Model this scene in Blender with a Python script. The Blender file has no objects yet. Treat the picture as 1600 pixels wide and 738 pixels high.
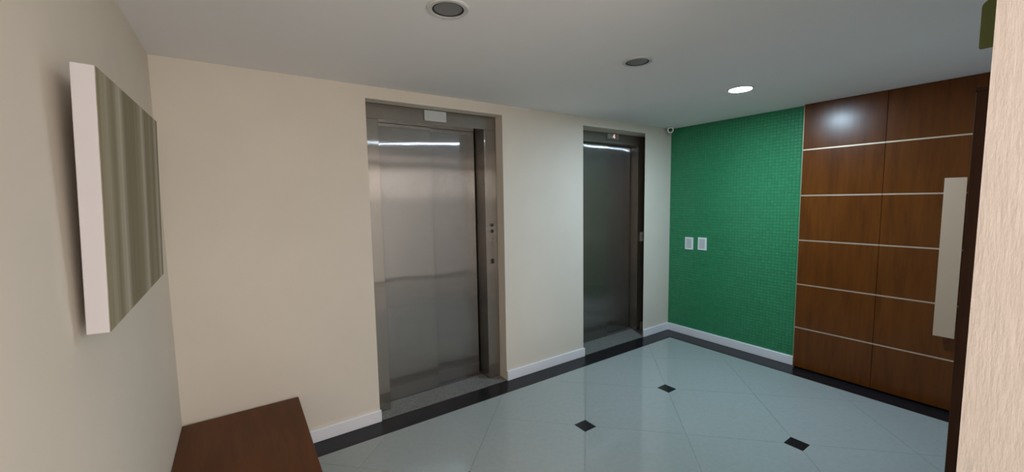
import bpy, bmesh, math, random
from mathutils import Vector, Matrix, Euler
random.seed(7)
S = bpy.context.scene
COL = S.collection

# ------------------------------------------------------------------ camera
cam_d = bpy.data.cameras.new('camera'); cam = bpy.data.objects.new('camera', cam_d); COL.objects.link(cam)
cam.location = (-4.2631, -2.8843, 1.6010)
cam.rotation_euler = (1.4818732, 0.0166599, -0.6008788)
cam_d.sensor_width = 36; cam_d.lens = 36 * 626.416 / 1600; cam_d.clip_start = 0.02
S.camera = cam

# ------------------------------------------------------------------ world / light levels / exposure
w = bpy.data.worlds.new('world'); S.world = w; w.use_nodes = True
w.node_tree.nodes['Background'].inputs[0].default_value = (.5, .55, .6, 1)
w.node_tree.nodes['Background'].inputs[1].default_value = 0.02
S.view_settings.view_transform = 'Standard'; S.view_settings.look = 'None'
S.view_settings.gamma = 1; S.view_settings.use_curve_mapping = False
S.view_settings.exposure = 0.0
LED_STRENGTH = 570.0;  LED_COL = (.71, .95, 1.16)       # the lit downlight
HALL_STRENGTH = 10.5;  HALL_COL = (1.0, .90, .83)      # pendant of the hall behind the viewer
DAY_STRENGTH = 2.5;    DAY_COL = (1.0, .93, .89)      # frosted daylight front at the end of the hall

# ------------------------------------------------------------------ helpers
def lin(r, g, b):
    f = lambda c: (c/255/12.92) if c/255 <= .04045 else ((c/255+.055)/1.055)**2.4
    return (f(r), f(g), f(b), 1)
def mat(name, col=(.5, .5, .5, 1), rough=.6, metal=0., spec=.5):
    m = bpy.data.materials.new(name); m.use_nodes = True
    b = m.node_tree.nodes['Principled BSDF']
    b.inputs['Base Color'].default_value = col; b.inputs['Roughness'].default_value = rough
    b.inputs['Metallic'].default_value = metal; b.inputs['Specular IOR Level'].default_value = spec
    return m
def nn(m, typ, **kw):
    n = m.node_tree.nodes.new(typ)
    for k, v in kw.items(): setattr(n, k, v)
    return n
def lk(m, a, b): m.node_tree.links.new(a, b)
def bsdf(m): return m.node_tree.nodes['Principled BSDF']
def coords(m, scale=(1, 1, 1), kind='Object'):
    t = nn(m, 'ShaderNodeTexCoord'); mp = nn(m, 'ShaderNodeMapping'); mp.inputs['Scale'].default_value = scale
    lk(m, t.outputs[kind], mp.inputs['Vector']); return mp.outputs[0]
def noise(m, vec, scale=5, detail=4, rough=.6):
    n = nn(m, 'ShaderNodeTexNoise'); n.inputs['Scale'].default_value = scale; n.inputs['Detail'].default_value = detail
    n.inputs['Roughness'].default_value = rough; lk(m, vec, n.inputs['Vector']); return n.outputs['Fac']
def ramp(m, fac, stops):
    r = nn(m, 'ShaderNodeValToRGB'); e = r.color_ramp.elements
    while len(e) < len(stops): e.new(.5)
    for k, (p, c) in enumerate(stops): e[k].position = p; e[k].color = c
    lk(m, fac, r.inputs[0]); return r.outputs[0]
def bump(m, h, strength=.3, dist=.01):
    b = nn(m, 'ShaderNodeBump'); b.inputs['Strength'].default_value = strength; b.inputs['Distance'].default_value = dist
    lk(m, h, b.inputs['Height']); lk(m, b.outputs[0], bsdf(m).inputs['Normal']); return b
def mul(c, k): return (c[0]*k, c[1]*k, c[2]*k, 1)

def add_box(bm, a, b, bev=0.0):
    lo = [min(p, q) for p, q in zip(a, b)]; hi = [max(p, q) for p, q in zip(a, b)]
    vs = [bm.verts.new((x, y, z)) for x in (lo[0], hi[0]) for y in (lo[1], hi[1]) for z in (lo[2], hi[2])]
    fs = [(0, 1, 3, 2), (4, 6, 7, 5), (0, 4, 5, 1), (2, 3, 7, 6), (0, 2, 6, 4), (1, 5, 7, 3)]
    faces = [bm.faces.new([vs[i] for i in f]) for f in fs]
    if bev:
        es = list({e for f in faces for e in f.edges})
        bmesh.ops.bevel(bm, geom=es, offset=bev, segments=2, affect='EDGES', profile=.5)
def add_lathe(bm, prof, n=40, M=Matrix()):
    """prof: list of (r, z); closed ends where r == 0"""
    rings = []
    for r, z in prof:
        if r < 1e-6: rings.append([bm.verts.new(M @ Vector((0, 0, z)))])
        else: rings.append([bm.verts.new(M @ Vector((r*math.cos(2*math.pi*k/n), r*math.sin(2*math.pi*k/n), z))) for k in range(n)])
    for A, B in zip(rings, rings[1:]):
        for k in range(n):
            a = A[k % len(A)]; a2 = A[(k+1) % len(A)]; b = B[k % len(B)]; b2 = B[(k+1) % len(B)]
            vs = []
            for v in (a, a2, b2, b):
                if v not in vs: vs.append(v)
            if len(vs) > 2: bm.faces.new(vs)
def add_prism(bm, pts, z0, z1):
    lo = [bm.verts.new((x, y, z0)) for x, y in pts]; hi = [bm.verts.new((x, y, z1)) for x, y in pts]
    bm.faces.new(hi); bm.faces.new(lo[::-1]); n = len(pts)
    for k in range(n): bm.faces.new((lo[k], lo[(k+1) % n], hi[(k+1) % n], hi[k]))
def obj(name, bm, m, parent=None, smooth=False, loc=None):
    bmesh.ops.recalc_face_normals(bm, faces=bm.faces[:])
    me = bpy.data.meshes.new(name)
    if loc is not None: bmesh.ops.translate(bm, vec=-Vector(loc), verts=bm.verts[:])
    bm.to_mesh(me); bm.free()
    if smooth:
        me.polygons.foreach_set('use_smooth', [True]*len(me.polygons)); me.set_sharp_from_angle(angle=math.radians(35))
    o = bpy.data.objects.new(name, me); COL.objects.link(o); me.materials.append(m)
    if loc is not None: o.location = loc
    if parent is not None:
        o.parent = parent
        o.matrix_parent_inverse = parent_matrix(parent).inverted()
    return o
def parent_matrix(o):
    m = Matrix.LocRotScale(o.location, o.rotation_euler, o.scale)
    return (parent_matrix(o.parent) @ o.matrix_parent_inverse @ m) if o.parent else m
def box(name, a, b, m, parent=None, bev=0.0):
    bm = bmesh.new(); add_box(bm, a, b, bev); return obj(name, bm, m, parent)
def thing(name, label, cat, loc, group=None, kind=None):
    o = bpy.data.objects.new(name, None); COL.objects.link(o); o.location = loc; o.empty_display_size = .1
    return tag(o, label, cat, group, kind)
def tag(o, label=None, cat=None, group=None, kind=None):
    if label: o['label'] = label
    if cat: o['category'] = cat
    if group: o['group'] = group
    if kind: o['kind'] = kind
    return o
def struct(o, label=None): return tag(o, label, None, None, 'structure')

# ------------------------------------------------------------------ materials
def stucco(name, c, sc=(45, 45, 14), strength=.35, dist=.004):
    m = mat(name, c, .85, spec=.25)
    v = coords(m, sc); h = noise(m, v, 1.0, 6, .65); bump(m, h, strength, dist)
    v2 = coords(m, (1, 1, 1)); n2 = noise(m, v2, 1.3, 3)
    lk(m, ramp(m, n2, [(.3, mul(c, .96)), (.7, mul(c, 1.03))]), bsdf(m).inputs['Base Color']); return m
M_wall = stucco('beige_paint', (.76, .685, .585, 1), (60, 60, 40), .18, .002)
M_stucco = stucco('grooved_stucco', (.74, .665, .615, 1), (55, 55, 9), .5, .005)
M_ceil = mat('ceiling_paint', (.88, .855, .85, 1), .9, spec=.2); bump(M_ceil, noise(M_ceil, coords(M_ceil), 60, 3), .08, .002)
M_white = mat('white_gloss_paint', (.88, .88, .91, 1), .4)
M_plastic = mat('white_plastic', (.84, .85, .84, 1), .35)
M_plastic2 = mat('pale_grey_plastic', (.55, .57, .56, 1), .4)
M_black = mat('black_plastic', (.012, .012, .012, 1), .3)
M_grout = mat('grout', (.30, .325, .315, 1), .6)

M_tile = mat('polished_porcelain', (.36, .395, .38, 1), .07)
lk(M_tile, ramp(M_tile, noise(M_tile, coords(M_tile, (1, 1, 1)), 30, 5), [(.35, (.35, .385, .37, 1)), (.65, (.372, .405, .39, 1))]), bsdf(M_tile).inputs['Base Color'])
M_blackgr = mat('black_granite', (.012, .012, .014, 1), .2, spec=.22)
lk(M_blackgr, ramp(M_blackgr, noise(M_blackgr, coords(M_blackgr), 180, 2), [(.5, (.010, .010, .012, 1)), (.72, (.03, .03, .034, 1))]), bsdf(M_blackgr).inputs['Base Color'])
M_granite = mat('grey_granite', (.3, .3, .28, 1), .35)
lk(M_granite, ramp(M_granite, noise(M_granite, coords(M_granite), 110, 4, .8), [(.32, (.05, .05, .047, 1)), (.5, (.19, .19, .175, 1)), (.68, (.36, .36, .335, 1))]), bsdf(M_granite).inputs['Base Color'])

def steel(name, c, rough, aniso, wave=.0, scratch=1.0):
    """vertically brushed steel: normals scatter sideways only, so a lamp smears into a level streak"""
    m = mat(name, c, rough, 1.0); b = bsdf(m)
    g = nn(m, 'ShaderNodeNewGeometry'); x = nn(m, 'ShaderNodeVectorMath', operation='CROSS_PRODUCT')
    x.inputs[1].default_value = (.013, .017, 1); lk(m, g.outputs['True Normal'], x.inputs[0])
    lk(m, x.outputs[0], b.inputs['Tangent']); b.inputs['Anisotropic'].default_value = aniso
    n = noise(m, coords(m, (160, 160, 1.2)), 1, 3, .7)
    lk(m, ramp(m, n, [(.3, mul(c, .92)), (.7, mul(c, 1.05))]), b.inputs['Base Color'])
    wn = nn(m, 'ShaderNodeTexWhiteNoise', noise_dimensions='3D'); lk(m, coords(m, (2500, 2500, 600)), wn.inputs['Vector'])
    def mth(op, i, v):
        q = nn(m, 'ShaderNodeMath', operation=op); lk(m, i, q.inputs[0])
        if v is not None: q.inputs[1].default_value = v
        return q.outputs[0]
    slope = mth('MULTIPLY', mth('TANGENT', mth('MULTIPLY', mth('SUBTRACT', wn.outputs['Value'], .5), math.pi*.84), None), scratch)   # long-tailed sideways slope of the brush marks
    sc = nn(m, 'ShaderNodeVectorMath', operation='SCALE'); lk(m, x.outputs[0], sc.inputs[0]); lk(m, slope, sc.inputs['Scale'])
    ad = nn(m, 'ShaderNodeVectorMath', operation='ADD'); lk(m, sc.outputs[0], ad.inputs[1])
    if wave:
        bp = bump(m, noise(m, coords(m, (2.3, 2.3, 1.1)), 1, 1, .4), 1.0, wave); lk(m, bp.outputs[0], ad.inputs[0])
    else: lk(m, g.outputs['Normal'], ad.inputs[0])
    nz = nn(m, 'ShaderNodeVectorMath', operation='NORMALIZE'); lk(m, ad.outputs[0], nz.inputs[0]); lk(m, nz.outputs[0], b.inputs['Normal'])
    g2 = nn(m, 'ShaderNodeBsdfAnisotropic'); g2.inputs['Color'].default_value = c; g2.inputs['Roughness'].default_value = .24   # softer second lobe of the worn surface
    g2.inputs['Anisotropy'].default_value = .6; lk(m, x.outputs[0], g2.inputs['Tangent']); lk(m, nz.outputs[0], g2.inputs['Normal'])
    mxs = nn(m, 'ShaderNodeMixShader'); mxs.inputs[0].default_value = .3
    lk(m, b.outputs[0], mxs.inputs[1]); lk(m, g2.outputs[0], mxs.inputs[2]); lk(m, mxs.outputs[0], m.node_tree.nodes['Material Output'].inputs[0])
    return m
M_steel = steel('brushed_steel_door', (.36, .345, .33, 1), .075, 1.0, .006, .27)
M_frame = steel('brushed_steel_frame', (.36, .33, .30, 1), .10, 1.0, 0, .27)
M_alu = mat('satin_aluminium', (.58, .46, .34, 1), .42, .6)
M_handle = mat('champagne_aluminium', (.62, .47, .34, 1), .5, .5)
M_seal = mat('dark_door_gap', (.015, .014, .013, 1), .7)

def wood(name, dark, mid, light, rough=.32, axis='z', spec=.5):
    m = mat(name, mid, rough, spec=spec)
    sc = {'z': (9, 9, 1.1), 'y': (9, 1.0, 9)}[axis]
    n = noise(m, coords(m, sc), 2.2, 6, .62)
    lk(m, ramp(m, n, [(.28, dark), (.5, mid), (.74, light)]), bsdf(m).inputs['Base Color'])
    f = noise(m, coords(m, tuple(s*9 for s in sc)), 1.5, 3); bump(m, f, .06, .002); return m
M_wood = wood('mahogany_veneer', (.088, .023, .003, 1), (.122, .034, .004, 1), (.152, .045, .006, 1), .25, 'z', .28)
M_tablewood = wood('table_veneer', (.078, .022, .005, 1), (.105, .032, .007, 1), (.13, .043, .010, 1), .45, 'y', .2)
M_darkwood = wood('dark_jamb_wood', (.040, .011, .003, 1), (.058, .017, .004, 1), (.075, .023, .006, 1), .5, 'z', .25)

# ------------------------------------------------------------------ room dimensions
H = 2.40; XL = -4.60; YB = -5.0
O1, O1R, O2, O2R, OT = -3.491, -2.373, -1.433, -.485, 2.316     # lift openings
DEP = .115                                                      # plaster reveal depth
BX, BY = -.249, -.193                                           # inner edge of the black border

# ------------------------------------------------------------------ structure
floor = struct(box('floor', (XL-.2, YB-.2, -.12), (.2, .6, -.005), M_grout), 'polished pale porcelain floor with small black inset squares')
# porcelain tiles laid at 45 degrees with black squares on every second crossing
SQ0, SP, HS = (-1.372, -.926), .952, .054
def clip(poly, a, b, c):            # keep a*x + b*y >= c
    out = []
    for k in range(len(poly)):
        p, q = poly[k], poly[(k+1) % len(poly)]; dp = a*p[0]+b*p[1]-c; dq = a*q[0]+b*q[1]-c
        if dp >= 0: out.append(p)
        if (dp > 0 > dq) or (dp < 0 < dq):
            t = dp/(dp-dq); out.append((p[0]+t*(q[0]-p[0]), p[1]+t*(q[1]-p[1])))
    return out
G = .0008; x0f, x1f, y0f, y1f = XL+.002, BX-.001, YB+.002, BY-.001
half = SP/2
def has_inset(x, y): return x0f+HS < x < -.8 and y0f+HS < y < y1f-HS
for i in range(-5, 4):
    for j in range(-7, 4):
        # two diamonds per cell: centres midway between neighbouring squares
        for ox, oy, horiz in ((half, 0, True), (0, half, False)):
            cx, cy = SQ0[0]+i*SP+ox, SQ0[1]+j*SP+oy; r = half-G*1.4
            poly = [(cx+r, cy), (cx, cy+r), (cx-r, cy), (cx, cy-r)]
            ends = ((1, 0), (-1, 0)) if horiz else ((0, 1), (0, -1))
            for ex, ey in ends:                 # cut the corner only where an inset square sits
                if has_inset(cx+ex*half, cy+ey*half): poly = clip(poly, -ex, -ey, -(ex*cx+ey*cy+half-HS-G))
            for a, b, c in ((1, 0, x0f), (-1, 0, -x1f), (0, 1, y0f), (0, -1, -y1f)):
                if len(poly) > 2: poly = clip(poly, a, b, c)
            if len(poly) < 3: continue
            if max(q[0] for q in poly)-min(q[0] for q in poly) < .02 or max(q[1] for q in poly)-min(q[1] for q in poly) < .02: continue
            bm = bmesh.new(); add_prism(bm, poly, -.005, 0); obj('floor_tile', bm, M_tile, floor)
        sx, sy = SQ0[0]+i*SP, SQ0[1]+j*SP
        if has_inset(sx, sy):
            box('inset_square', (sx-HS, sy-HS, -.005), (sx+HS, sy+HS, 0.0), M_blackgr, floor)
bm = bmesh.new(); add_box(bm, (XL, BY, -.005), (0, 0, 0)); obj('black_border_strip', bm, M_blackgr, floor)
bm = bmesh.new(); add_box(bm, (BX, -2.745, -.005), (0, BY-.001, 0)); obj('black_border_strip', bm, M_blackgr, floor)

struct(box('ceiling', (XL-.2, YB-.2, H), (.2, .6, H+.12), M_ceil), 'plain pale ceiling with recessed downlights')
struct(box('wall_left', (XL-.2, YB-.2, -.12), (XL, .3, H), M_wall), 'beige wall carrying the striped canvas')
bm = bmesh.new(); T = .11
add_prism(bm, [(O2R, 0), (0, 0), (0, .2), (-.2, .2)], 0, H)
for a, b in (((XL, 0), (O1, H)), ((O1R, 0), (O2, H))):
    add_box(bm, (a[0], 0, a[1]-.0), (b[0], T, b[1]))
add_box(bm, (O1, 0, OT), (O1R, T, H)); add_prism(bm, [(O2, 0), (O2R, 0), (-.2, .2), (O2, .2)], OT, H)
wall_back = struct(obj('wall_back', bm, M_wall), 'cream wall with the two lift openings')
# masonry behind the frames closes the shaft
struct(box('wall_shaft', (XL, .42, 0), (.2, .55, H), M_seal), 'dark shaft wall behind the lift doors')
wall_right = struct(box('wall_right', (0, YB-.2, -.12), (.2, .3, H), M_wall), 'side wall with green mosaic tiles')
bm = bmesh.new(); WX0, WX1, WZ = -4.45, -1.45, 2.30        # glazed entrance front at the far end of the hall
for q in (((XL, -.12), (WX0, H)), ((WX1, -.12), (0, H)), ((WX0, WZ), (WX1, H)), ((WX0, -.12), (WX1, 0))):
    add_box(bm, (q[0][0], YB-.2, q[0][1]), (q[1][0], YB, q[1][1]))
struct(obj('wall_behind', bm, M_wall), 'beige wall of the hall behind the viewer with a glazed front')
M_day = mat('daylit_frosted_glass', (.9, .9, .9, 1), .5)
bsdf(M_day).inputs['Emission Color'].default_value = (*DAY_COL, 1); bsdf(M_day).inputs['Emission Strength'].default_value = DAY_STRENGTH
win = thing('window_1', 'frosted daylit glass front behind the viewer', None, ((WX0+WX1)/2, YB-.1, 0)); win['kind'] = 'structure'
M_mull = mat('mullion_aluminium', (.45, .45, .44, 1), .4, .8)
nx = 4; pw = (WX1-WX0)/nx
for k in range(nx+1):
    xk = WX0+k*pw; box('mullion', (max(xk-.025, WX0), YB-.13, 0), (min(xk+.025, WX1), YB-.07, WZ), M_mull, win)
    if k < nx: box('pane', (xk+.025, YB-.105, .05), (xk+pw-.025, YB-.095, WZ-.05), M_day, win)
    if k < nx:
        box('rail', (xk+.025, YB-.13, 0), (xk+pw-.025, YB-.07, .05), M_mull, win); box('rail', (xk+.025, YB-.13, WZ-.05), (xk+pw-.025, YB-.07, WZ), M_mull, win)
struct(box('wall_entrance', (-3.0, -3.02, 0), (0, -2.745, H), M_stucco), 'rough cream stucco wall end at the right edge of view')

# green glass mosaic on the right wall: small tiles joined in one piece
M_mos = mat('green_glass_mosaic', (.02, .16, .06, 1), .28)
at = nn(M_mos, 'ShaderNodeVertexColor', layer_name='tone'); lk(M_mos, at.outputs[0], bsdf(M_mos).inputs['Base Color'])
YW = -1.36; PX = -.07
box('mosaic_grout', (-.006, YW, .0), (0, 0, H), mat('green_grout', (.05, .19, .09, 1), .8), wall_right)
bm = bmesh.new(); cl = bm.loops.layers.float_color.new('tone'); ts = .0295; ny = int(-YW/ts); nz = int(H/ts)+1
for a in range(ny+1):
    for b in range(nz):
        ya, yb = -a*ts-.0012, max(-(a+1)*ts+.0012, YW); za, zb = b*ts+.0012, min((b+1)*ts-.0012, H-.001)
        if zb-za < .006 or ya-yb < .006 or zb < .09: continue
        e = .0025; k = random.uniform(.92, 1.08); c = (.032*k, .24*k*random.uniform(.97, 1.03), .10*k, 1); jx = random.uniform(-.0004, .0004)
        lo = [bm.verts.new((-.006, y, z)) for y, z in ((ya, za), (yb, za), (yb, zb), (ya, zb))]
        hi = [bm.verts.new((-.0095+jx+random.uniform(-.0002, .0002), y, z)) for y, z in ((ya-e, za+e), (yb+e, za+e), (yb+e, zb-e), (ya-e, zb-e))]
        fs = [bm.faces.new(hi)]+[bm.faces.new((lo[q], lo[(q+1) % 4], hi[(q+1) % 4], hi[q])) for q in range(4)]
        for f in fs:
            for l in f.loops: l[cl] = c
mo = obj('mosaic_tiles', bm, M_mos, wall_right); mo['kind'] = 'stuff'; mo['label'] = 'small glossy green mosaic tiles'

# baseboards
def baseboard(name, a, b, axis):
    bm = bmesh.new(); add_box(bm, a, b, .004); return struct(obj(name, bm, M_white), None)
BH, BT = .088, .016
base_back = baseboard('baseboard_back', (XL+BT, -BT, .0), (O1+.008, 0, BH), 'x')
base_back['label'] = 'white baseboard along the lift wall'
for a, b in ((O1R, O2+.01), (O2R-.0, 0-.012)):
    bm = bmesh.new(); add_box(bm, (a, -BT, 0), (b, 0, BH), .004); obj('baseboard_section', bm, M_white, base_back)
baseboard('baseboard_right', (-.012-BT, YW+.002, 0), (-.0, -BT-.001, BH), 'y')['label'] = 'white baseboard under the green mosaic'
baseboard('baseboard_left', (XL, YB, 0), (XL+BT, 0, BH), 'y')['label'] = 'white baseboard of the left wall'

# granite thresholds in the lift openings
struct(box('trim_1', (O1, 0.0005, -.005), (O1R, .36, .006), M_granite), 'speckled grey granite sill of the near lift')
bm = bmesh.new(); add_prism(bm, [(O2, .0005), (O2R, .0005), (-.201, .201), (-.201, .36), (O2, .36)], -.005, .006)
struct(obj('trim_2', bm, M_granite), 'speckled grey granite sill of the far lift')

# chipped paint where ceiling meets wall, between the lifts
bm = bmesh.new(); pts = [(-2.30, 2.399), (-2.22, 2.399), (-2.10, 2.399), (-2.085, 2.386), (-2.12, 2.388), (-2.17, 2.383), (-2.23, 2.389), (-2.29, 2.386)]
lo = [bm.verts.new((x, 0, z)) for x, z in pts]; hi = [bm.verts.new((x, -.003, z)) for x, z in pts]
bm.faces.new(hi); [bm.faces.new((lo[k], lo[(k+1) % 8], hi[(k+1) % 8], hi[k])) for k in range(8)]
obj('filler_patch', bm, mat('white_filler', (.8, .8, .78, 1), .8), wall_back)

# ------------------------------------------------------------------ lift doors
def lift(name, label, xa, xb, yf, leaf):
    d = thing(name, label, None, ((xa+xb)/2, yf, 0)); d['kind'] = 'structure'
    jw = .115; yb2 = .36; hz = 2.205; zs = .006
    box('jamb', (xa, yf, zs), (xa+jw, yb2, hz), M_frame, d, .002)
    box('jamb', (xb-jw, yf, zs), (xb, yb2, hz), M_frame, d, .002)
    box('header', (xa, yf, hz), (xb, yb2, OT-.001), M_frame, d, .002)
    xm = (xa+xb)/2
    # two-speed sliding door: left leaf in front of the right leaf
    for a, b, y in ((xa+jw+.001, xm+.012, leaf), (xm-.03, xb-jw-.012, leaf+.036)):
        box('door_leaf', (a, y, zs+.004), (b, y+.028, hz-.001), M_steel, d, .0015)
    box('door_track', (xa+jw, leaf-.006, zs), (xb-jw, leaf+.07, zs+.003), M_track, d)
    box('shadow_gap', (xb-jw-.012, leaf+.06, zs), (xb-jw, leaf+.07, hz), M_seal, d)
    return d
M_track = mat('worn_track', (.16, .15, .14, 1), .5, .6)
l1 = lift('door_1', 'brushed steel lift door nearest the low table, with round call buttons', O1, O1R, .112, .235)
l2 = lift('door_2', 'brushed steel lift door beside the green mosaic wall', -1.362, -.245, .19, .262)
for l in (l1, l2): l['category'] = 'elevator door'
def plate_y(name, x0, x1, z0, z1, y, th, m, parent, bev=.003): return box(name, (x0, y-th, z0), (x1, y, z1), m, parent, bev)
dp = plate_y('floor_indicator', -3.022, -2.838, 2.228, 2.309, .112, .012, M_plastic2, l1); dp['label'] = 'blank pale grey floor indicator plate'
dp2 = plate_y('floor_indicator', -.893, -.708, 2.250, 2.312, .19, .012, mat('rosy_indicator', (.30, .24, .225, 1), .3), l2); dp2['label'] = 'rosy floor indicator with lit digit'
plate_y('indicator_end', -.893, -.825, 2.254, 2.308, .1785, .002, mat('indicator_grey', (.33, .33, .30, 1), .4), l2)
M_lit = mat('lit_digit', (.9, .7, .62, 1), .5); bsdf(M_lit).inputs['Emission Color'].default_value = (1, .72, .62, 1); bsdf(M_lit).inputs['Emission Strength'].default_value = .55
bm = bmesh.new(); dx, dz, s = -.808, 2.258, .042                # the lit 4
def stroke(p, q, wd):
    p, q = Vector(p), Vector(q); t = (q-p).normalized(); n = Vector((-t.y, t.x))*wd/2
    P = [p+n, q+n, q-n, p-n]
    a = [bm.verts.new((dx+v.x*s, .177, dz+v.y*s)) for v in P]; b = [bm.verts.new((dx+v.x*s, .179, dz+v.y*s)) for v in P]
    bm.faces.new(a); bm.faces.new(b[::-1]); [bm.faces.new((a[k], a[(k+1) % 4], b[(k+1) % 4], b[k])) for k in range(4)]
stroke((.62, 0), (.62, 1.1), .2); stroke((.0, .36), (.9, .36), .18); stroke((.02, .34), (.62, 1.08), .2)
obj('digit', bm, M_lit, dp2)
def disc_y(name, x, z, r, y, th, m, parent):
    bm = bmesh.new(); add_lathe(bm, [(0, 0), (r*.75, 0), (r, .25*th), (r, th), (0, th)], 20, Matrix.Translation((x, y-th, z)) @ Matrix.Rotation(-math.pi/2, 4, 'X'))
    return obj(name, bm, m, parent, True)
M_btn = mat('worn_button', (.10, .09, .085, 1), .35, .8)
cp = plate_y('call_plate', -2.447, -2.408, 1.095, 1.245, .112, .003, mat('plate_steel', (.42, .38, .35, 1), .45, .9), l1, .001)
disc_y('call_button', -2.428, 1.388, .015, .112, .006, M_btn, l1); disc_y('call_button', -2.428, 1.333, .015, .112, .006, M_btn, l1)
plate_y('key_switch', -2.442, -2.414, 1.048, 1.088, .112, .004, mat('key_switch_dark', (.05, .045, .04, 1), .4, .3), l1, .001)
disc_y('screw', -2.422, 1.262, .004, .112, .002, M_btn, l1)
# white call plate on the jamb of the far lift
cb = plate_y('call_plate', -.313, -.262, 1.087, 1.197, .19, .008, M_plastic, l2, .001); plate_y('call_button', -.298, -.277, 1.12, 1.165, .182, .003, M_plastic2, cb, .001)
box('rubber_stop', (-.30, .165, .008), (-.262, .1899, .10), mat('stop_grey', (.3, .28, .26, 1), .6), l2, .006)

# ------------------------------------------------------------------ wood cladding and wooden door on the right wall
rows = [.012, .389, .793, 1.197, 1.600, 2.003, H-.002]
def clad_column(parent, ya, yb):
    for k in range(6):
        box('panel', (PX, yb, rows[k]+.006), (-.001, ya, rows[k+1]-(.006 if k < 5 else 0)), M_wood, parent, .0015)
        if k < 5: box('metal_strip', (PX+.001, yb, rows[k+1]-.0055), (-.001, ya, rows[k+1]+.0055), M_alu, parent)
clad = thing('wood_wall_panel', 'mahogany wall panel with pale metal strips next to the green mosaic', 'wall panel', (PX/2, (YW-1.915)/2, 0))
clad_column(clad, YW-.004, -1.9155)
box('edge_strip', (PX-.001, YW-.0035, .006), (-.001, YW, H-.002), M_alu, clad)
door = thing('door_3', 'mahogany door with pale metal strips and a long flat pull handle', None, (PX/2, -2.3, 0)); door['kind'] = 'structure'; door['category'] = 'door'
clad_column(door, -1.918, -2.74)
hd = box('pull_handle', (-.132, -2.366, .568), (-.118, -2.258, 1.707), M_handle, door, .002); hd['label'] = 'long flat beige metal pull handle'
for z in (.75, 1.52): box('handle_standoff', (-.118, -2.33, z-.02), (PX, -2.294, z+.02), M_alu, hd)
# dark wooden upright fixed to the stucco wall
up = thing('trim_3', 'dark wooden upright standing against the stucco wall end', None, (-1.2, -2.63, 0)); up['kind'] = 'structure'
box('upright', (-1.26, -2.744, .0), (-1.18, -2.512, 2.09), M_darkwood, up, .003)
box('cap', (-1.265, -2.744, 2.09), (-1.175, -2.508, 2.11), M_darkwood, up, .002)

# ------------------------------------------------------------------ striped canvas on the left wall
Mp = Matrix.Translation((-4.5252, -1.100, 1.6215)) @ Matrix.Rotation(.0388, 4, 'Y') @ Matrix.Rotation(.0219, 4, 'X')
pic = thing('canvas_picture', 'square-edged white canvas with vertical grey-olive stripes on the left wall', 'picture', (0, 0, 0)); pic.matrix_world = Mp
pic.location = Mp.to_translation(); pic.rotation_euler = Mp.to_euler()
def local(name, a, b, m, parent, bev=0):
    bm = bmesh.new(); add_box(bm, a, b, bev); me = bpy.data.meshes.new(name); bmesh.ops.recalc_face_normals(bm, faces=bm.faces[:]); bm.to_mesh(me); bm.free(); me.materials.append(m)
    o = bpy.data.objects.new(name, me); COL.objects.link(o); o.parent = parent; return o
PT, PH, PL = .0424, .637, .877
local('canvas_sides', (-PT, -PL/2, -PH/2), (-.0012, PL/2, PH/2), mat('white_canvas', (.63, .60, .61, 1), .7), pic, .002)
M_art = mat('striped_canvas', (.3, .28, .22, 1), .75)
tc = nn(M_art, 'ShaderNodeTexCoord'); sp = nn(M_art, 'ShaderNodeSeparateXYZ'); lk(M_art, tc.outputs['Generated'], sp.inputs[0])
n1 = nn(M_art, 'ShaderNodeTexNoise'); n1.noise_dimensions = '3D'; n1.inputs['Scale'].default_value = 1; n1.inputs['Detail'].default_value = 5
mp = nn(M_art, 'ShaderNodeMapping'); mp.inputs['Scale'].default_value = (1, 34, .9); lk(M_art, tc.outputs['Generated'], mp.inputs[0]); lk(M_art, mp.outputs[0], n1.inputs['Vector'])
a1 = (.235, .195, .118, 1); a2 = (.38, .33, .235, 1); a3 = (.50, .44, .35, 1); a4 = (.30, .255, .16, 1)
base = ramp(M_art, sp.outputs['Y'], [(0, a4), (.09, a2), (.16, a1), (.2, a2), (.26, a3), (.31, a1), (.45, a1), (.55, a4), (.62, a3), (.68, a1), (.8, a4), (.86, a1), (.93, a3), (.96, a4), (1, a1)])
st = ramp(M_art, n1.outputs['Fac'], [(.35, (.84, .84, .83, 1)), (.65, (1.1, 1.1, 1.1, 1))])
mx = nn(M_art, 'ShaderNodeMix', data_type='RGBA', blend_type='MULTIPLY'); mx.inputs[0].default_value = 1
lk(M_art, base, mx.inputs[6]); lk(M_art, st, mx.inputs[7]); lk(M_art, mx.outputs[2], bsdf(M_art).inputs['Base Color'])
local('painted_face', (-.0012, -PL/2+.001, -PH/2+.001), (.0, PL/2-.001, PH/2-.001), M_art, pic)
M_pine = mat('pine_batten', (.45, .30, .10, 1), .7)
local('stretcher_batten', (-PT-.018, -PL/2+.14, PH/2-.16), (-PT, PL/2-.03, PH/2-.11), M_pine, pic)
local('stretcher_batten', (-PT-.006, -PL/2+.14, -PH/2+.06), (-PT, PL/2-.03, -PH/2+.10), M_pine, pic)

# ------------------------------------------------------------------ low wooden table in the left corner
TZ = .350
tb = thing('low_table', 'low reddish-brown wooden table in the corner below the canvas', 'table', (-4.3, -.65, 0))
box('table_top', (-4.598, -1.30, TZ-.035), (-4.010, -.018, TZ), M_tablewood, tb, .002)
box('end_panel', (-4.575, -.075, 0), (-4.035, -.045, TZ-.035), M_tablewood, tb, .001)
box('end_panel', (-4.575, -1.27, 0), (-4.035, -1.24, TZ-.035), M_tablewood, tb, .001)
box('stretcher', (-4.32, -1.24, .16), (-4.29, -.075, TZ-.035), M_tablewood, tb)

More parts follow.
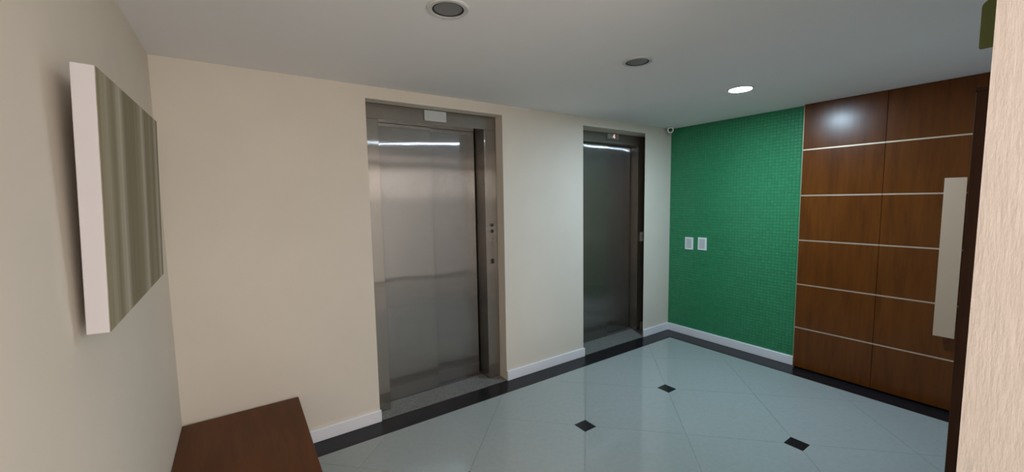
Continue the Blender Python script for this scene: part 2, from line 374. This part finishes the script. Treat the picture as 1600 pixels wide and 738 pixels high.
# ------------------------------------------------------------------ downlights
M_ring = mat('downlight_ring', (.66, .65, .63, 1), .4)
M_glass = mat('unlit_frosted_glass', (.24, .235, .23, 1), .35)
M_can = mat('downlight_gasket', (.05, .048, .045, 1), .6)
M_led = mat('lit_led_glass', (1, 1, 1, 1), .4)
bsdf(M_led).inputs['Emission Color'].default_value = (*LED_COL, 1); bsdf(M_led).inputs['Emission Strength'].default_value = LED_STRENGTH
for x, y, on, label in ((-3.486, -1.304, False, 'unlit round downlight in the ceiling above the near lift'),
                        (-2.274, -1.304, False, 'unlit round downlight in the ceiling between the lit one and the near lift'),
                        (-1.109, -1.319, True, 'lit round white downlight in the ceiling near the green wall')):
    t = thing('downlight', label, 'ceiling light', (x, y, H), 'recessed round downlights')
    bm = bmesh.new(); Mx = Matrix.Translation((x, y, H))
    ri = .066 if not on else .074
    dp_ = .007 if on else .009
    add_lathe(bm, [(.0875, 0), (.0875, -.004), (.083, -dp_+.001), (ri+.004, -dp_), (ri, -dp_+.002), (ri, 0)], 48, Mx); obj('trim_ring', bm, M_ring, t, True)
    if on:
        bm = bmesh.new(); add_lathe(bm, [(0, -.0085), (ri*.6, -.0085), (ri-.001, -.0075), (ri-.001, -.001), (0, -.001)], 48, Mx); obj('lit_lens', bm, M_led, t, True)
    else:
        bm = bmesh.new(); add_lathe(bm, [(ri-.0005, -.006), (ri-.0005, -.001), (ri-.008, -.001), (ri-.008, -.004)], 48, Mx); obj('gasket', bm, M_can, t, True)
        bm = bmesh.new(); add_lathe(bm, [(0, -.004), (ri-.0085, -.004), (ri-.0085, -.001), (0, -.001)], 48, Mx); obj('glass', bm, M_glass, t, True)

# globe pendant of the hall behind the viewer
HX, HY = -3.5, -4.0
hl = thing('hall_pendant_lamp', 'warm frosted globe pendant lighting the hall behind the viewer', 'ceiling light', (HX, HY, H))
M_hall = mat('warm_frosted_shade', (1, .95, .9, 1), .5)
bsdf(M_hall).inputs['Emission Color'].default_value = (*HALL_COL, 1); bsdf(M_hall).inputs['Emission Strength'].default_value = HALL_STRENGTH
Mh = Matrix.Translation((HX, HY, 0))
prof = [(.30*math.sin(k*math.pi/24), 1.95-.30*math.cos(k*math.pi/24)) for k in range(25)]; prof[0] = (0, 1.65); prof[-1] = (0, 2.25)
bm = bmesh.new(); add_lathe(bm, prof, 40, Mh); obj('shade', bm, M_hall, hl, True)
bm = bmesh.new(); add_lathe(bm, [(0, 2.24), (.006, 2.24), (.006, 2.38), (.05, 2.385), (.05, H), (0, H)], 20, Mh); obj('stem', bm, M_white, hl, True)

# ------------------------------------------------------------------ small wall things
def switch_plate(y0, y1, z0, z1, label):
    t = thing('switch_plate', label, 'light switch', (-.0098, (y0+y1)/2, z0), 'white plates on the green mosaic')
    box('plate', (-.019, y0, z0), (-.0098, y1, z1), M_plastic, t, .002)
    box('insert', (-.0205, y0+.018, z0+.018), (-.019, y1-.018, z1-.018), M_plastic2, t, .0006)
switch_plate(-.309, -.210, 1.005, 1.146, 'white rectangular switch plate on green mosaic, the one nearer the corner')
switch_plate(-.467, -.366, 1.012, 1.153, 'white rectangular switch plate on green mosaic, the one nearer the wood panel')

sc = thing('security_camera', 'small white security camera in the ceiling corner by the green wall', 'camera', (-.13, -.075, H))
cpos = Vector((-.150, -.085, 2.364)); dirv = (Vector(cam.location)-cpos); dirv.z *= .6; dirv.normalize()
Mc = Matrix.Translation(cpos) @ dirv.to_track_quat('Z', 'Y').to_matrix().to_4x4()
bm = bmesh.new(); add_lathe(bm, [(0, -.07), (.024, -.07), (.031, -.06), (.035, -.02), (.035, .012), (.031, .018), (.021, .018), (.020, .010), (0, .010)], 28, Mc); body = obj('housing', bm, M_plastic, sc, True)
bm = bmesh.new(); add_lathe(bm, [(0, .013), (.012, .0125), (.0195, .0105), (.0195, .009), (0, .009)], 24, Mc); obj('lens', bm, M_black, body, True)
bm = bmesh.new(); add_lathe(bm, [(0, 0), (.03, 0), (.03, -.006), (.012, -.010), (.010, -.022), (0, -.022)], 24, Matrix.Translation((-.115, -.065, H))); obj('ceiling_mount', bm, M_plastic, sc, True)

# olive sign hanging from the ceiling behind the stucco wall end
sg = thing('hanging_sign', 'olive green sign plate hanging from the ceiling, half hidden by the stucco wall', 'sign', (-2.3, -2.64, H))
M_sign = mat('olive_sign', (.13, .15, .022, 1), .45)
SX = -2.30; ya, yb_, za, zb = -2.6385, -2.742, 2.052, 2.198; r = .022
pts = [(yb_, za)]+[(ya-.003, za), (ya, za+.003)]+[(ya-r+r*math.cos(t), zb-r+r*math.sin(t)) for t in [k*math.pi/16 for k in range(9)]]+[(yb_, zb)]
bm = bmesh.new(); A = [bm.verts.new((SX, y, z)) for y, z in pts]; B = [bm.verts.new((SX+.012, y, z)) for y, z in pts]
bm.faces.new(A); bm.faces.new(B[::-1]); n = len(pts); [bm.faces.new((A[k], A[(k+1) % n], B[(k+1) % n], B[k])) for k in range(n)]
obj('plate', bm, M_sign, sg)
bm = bmesh.new(); add_lathe(bm, [(0, zb-.003), (.004, zb-.003), (.004, H), (0, H)], 12, Matrix.Translation((SX+.006, -2.71, 0))); obj('hanger_rod', bm, M_alu, sg, True)
bm = bmesh.new(); add_lathe(bm, [(0, 0), (.004, 0), (.004, .004), (0, .005)], 12, Matrix.Translation((SX+.006, ya+.0005, 2.105)) @ Matrix.Rotation(-math.pi/2, 4, 'X')); obj('rivet', bm, M_plastic, sg, True)
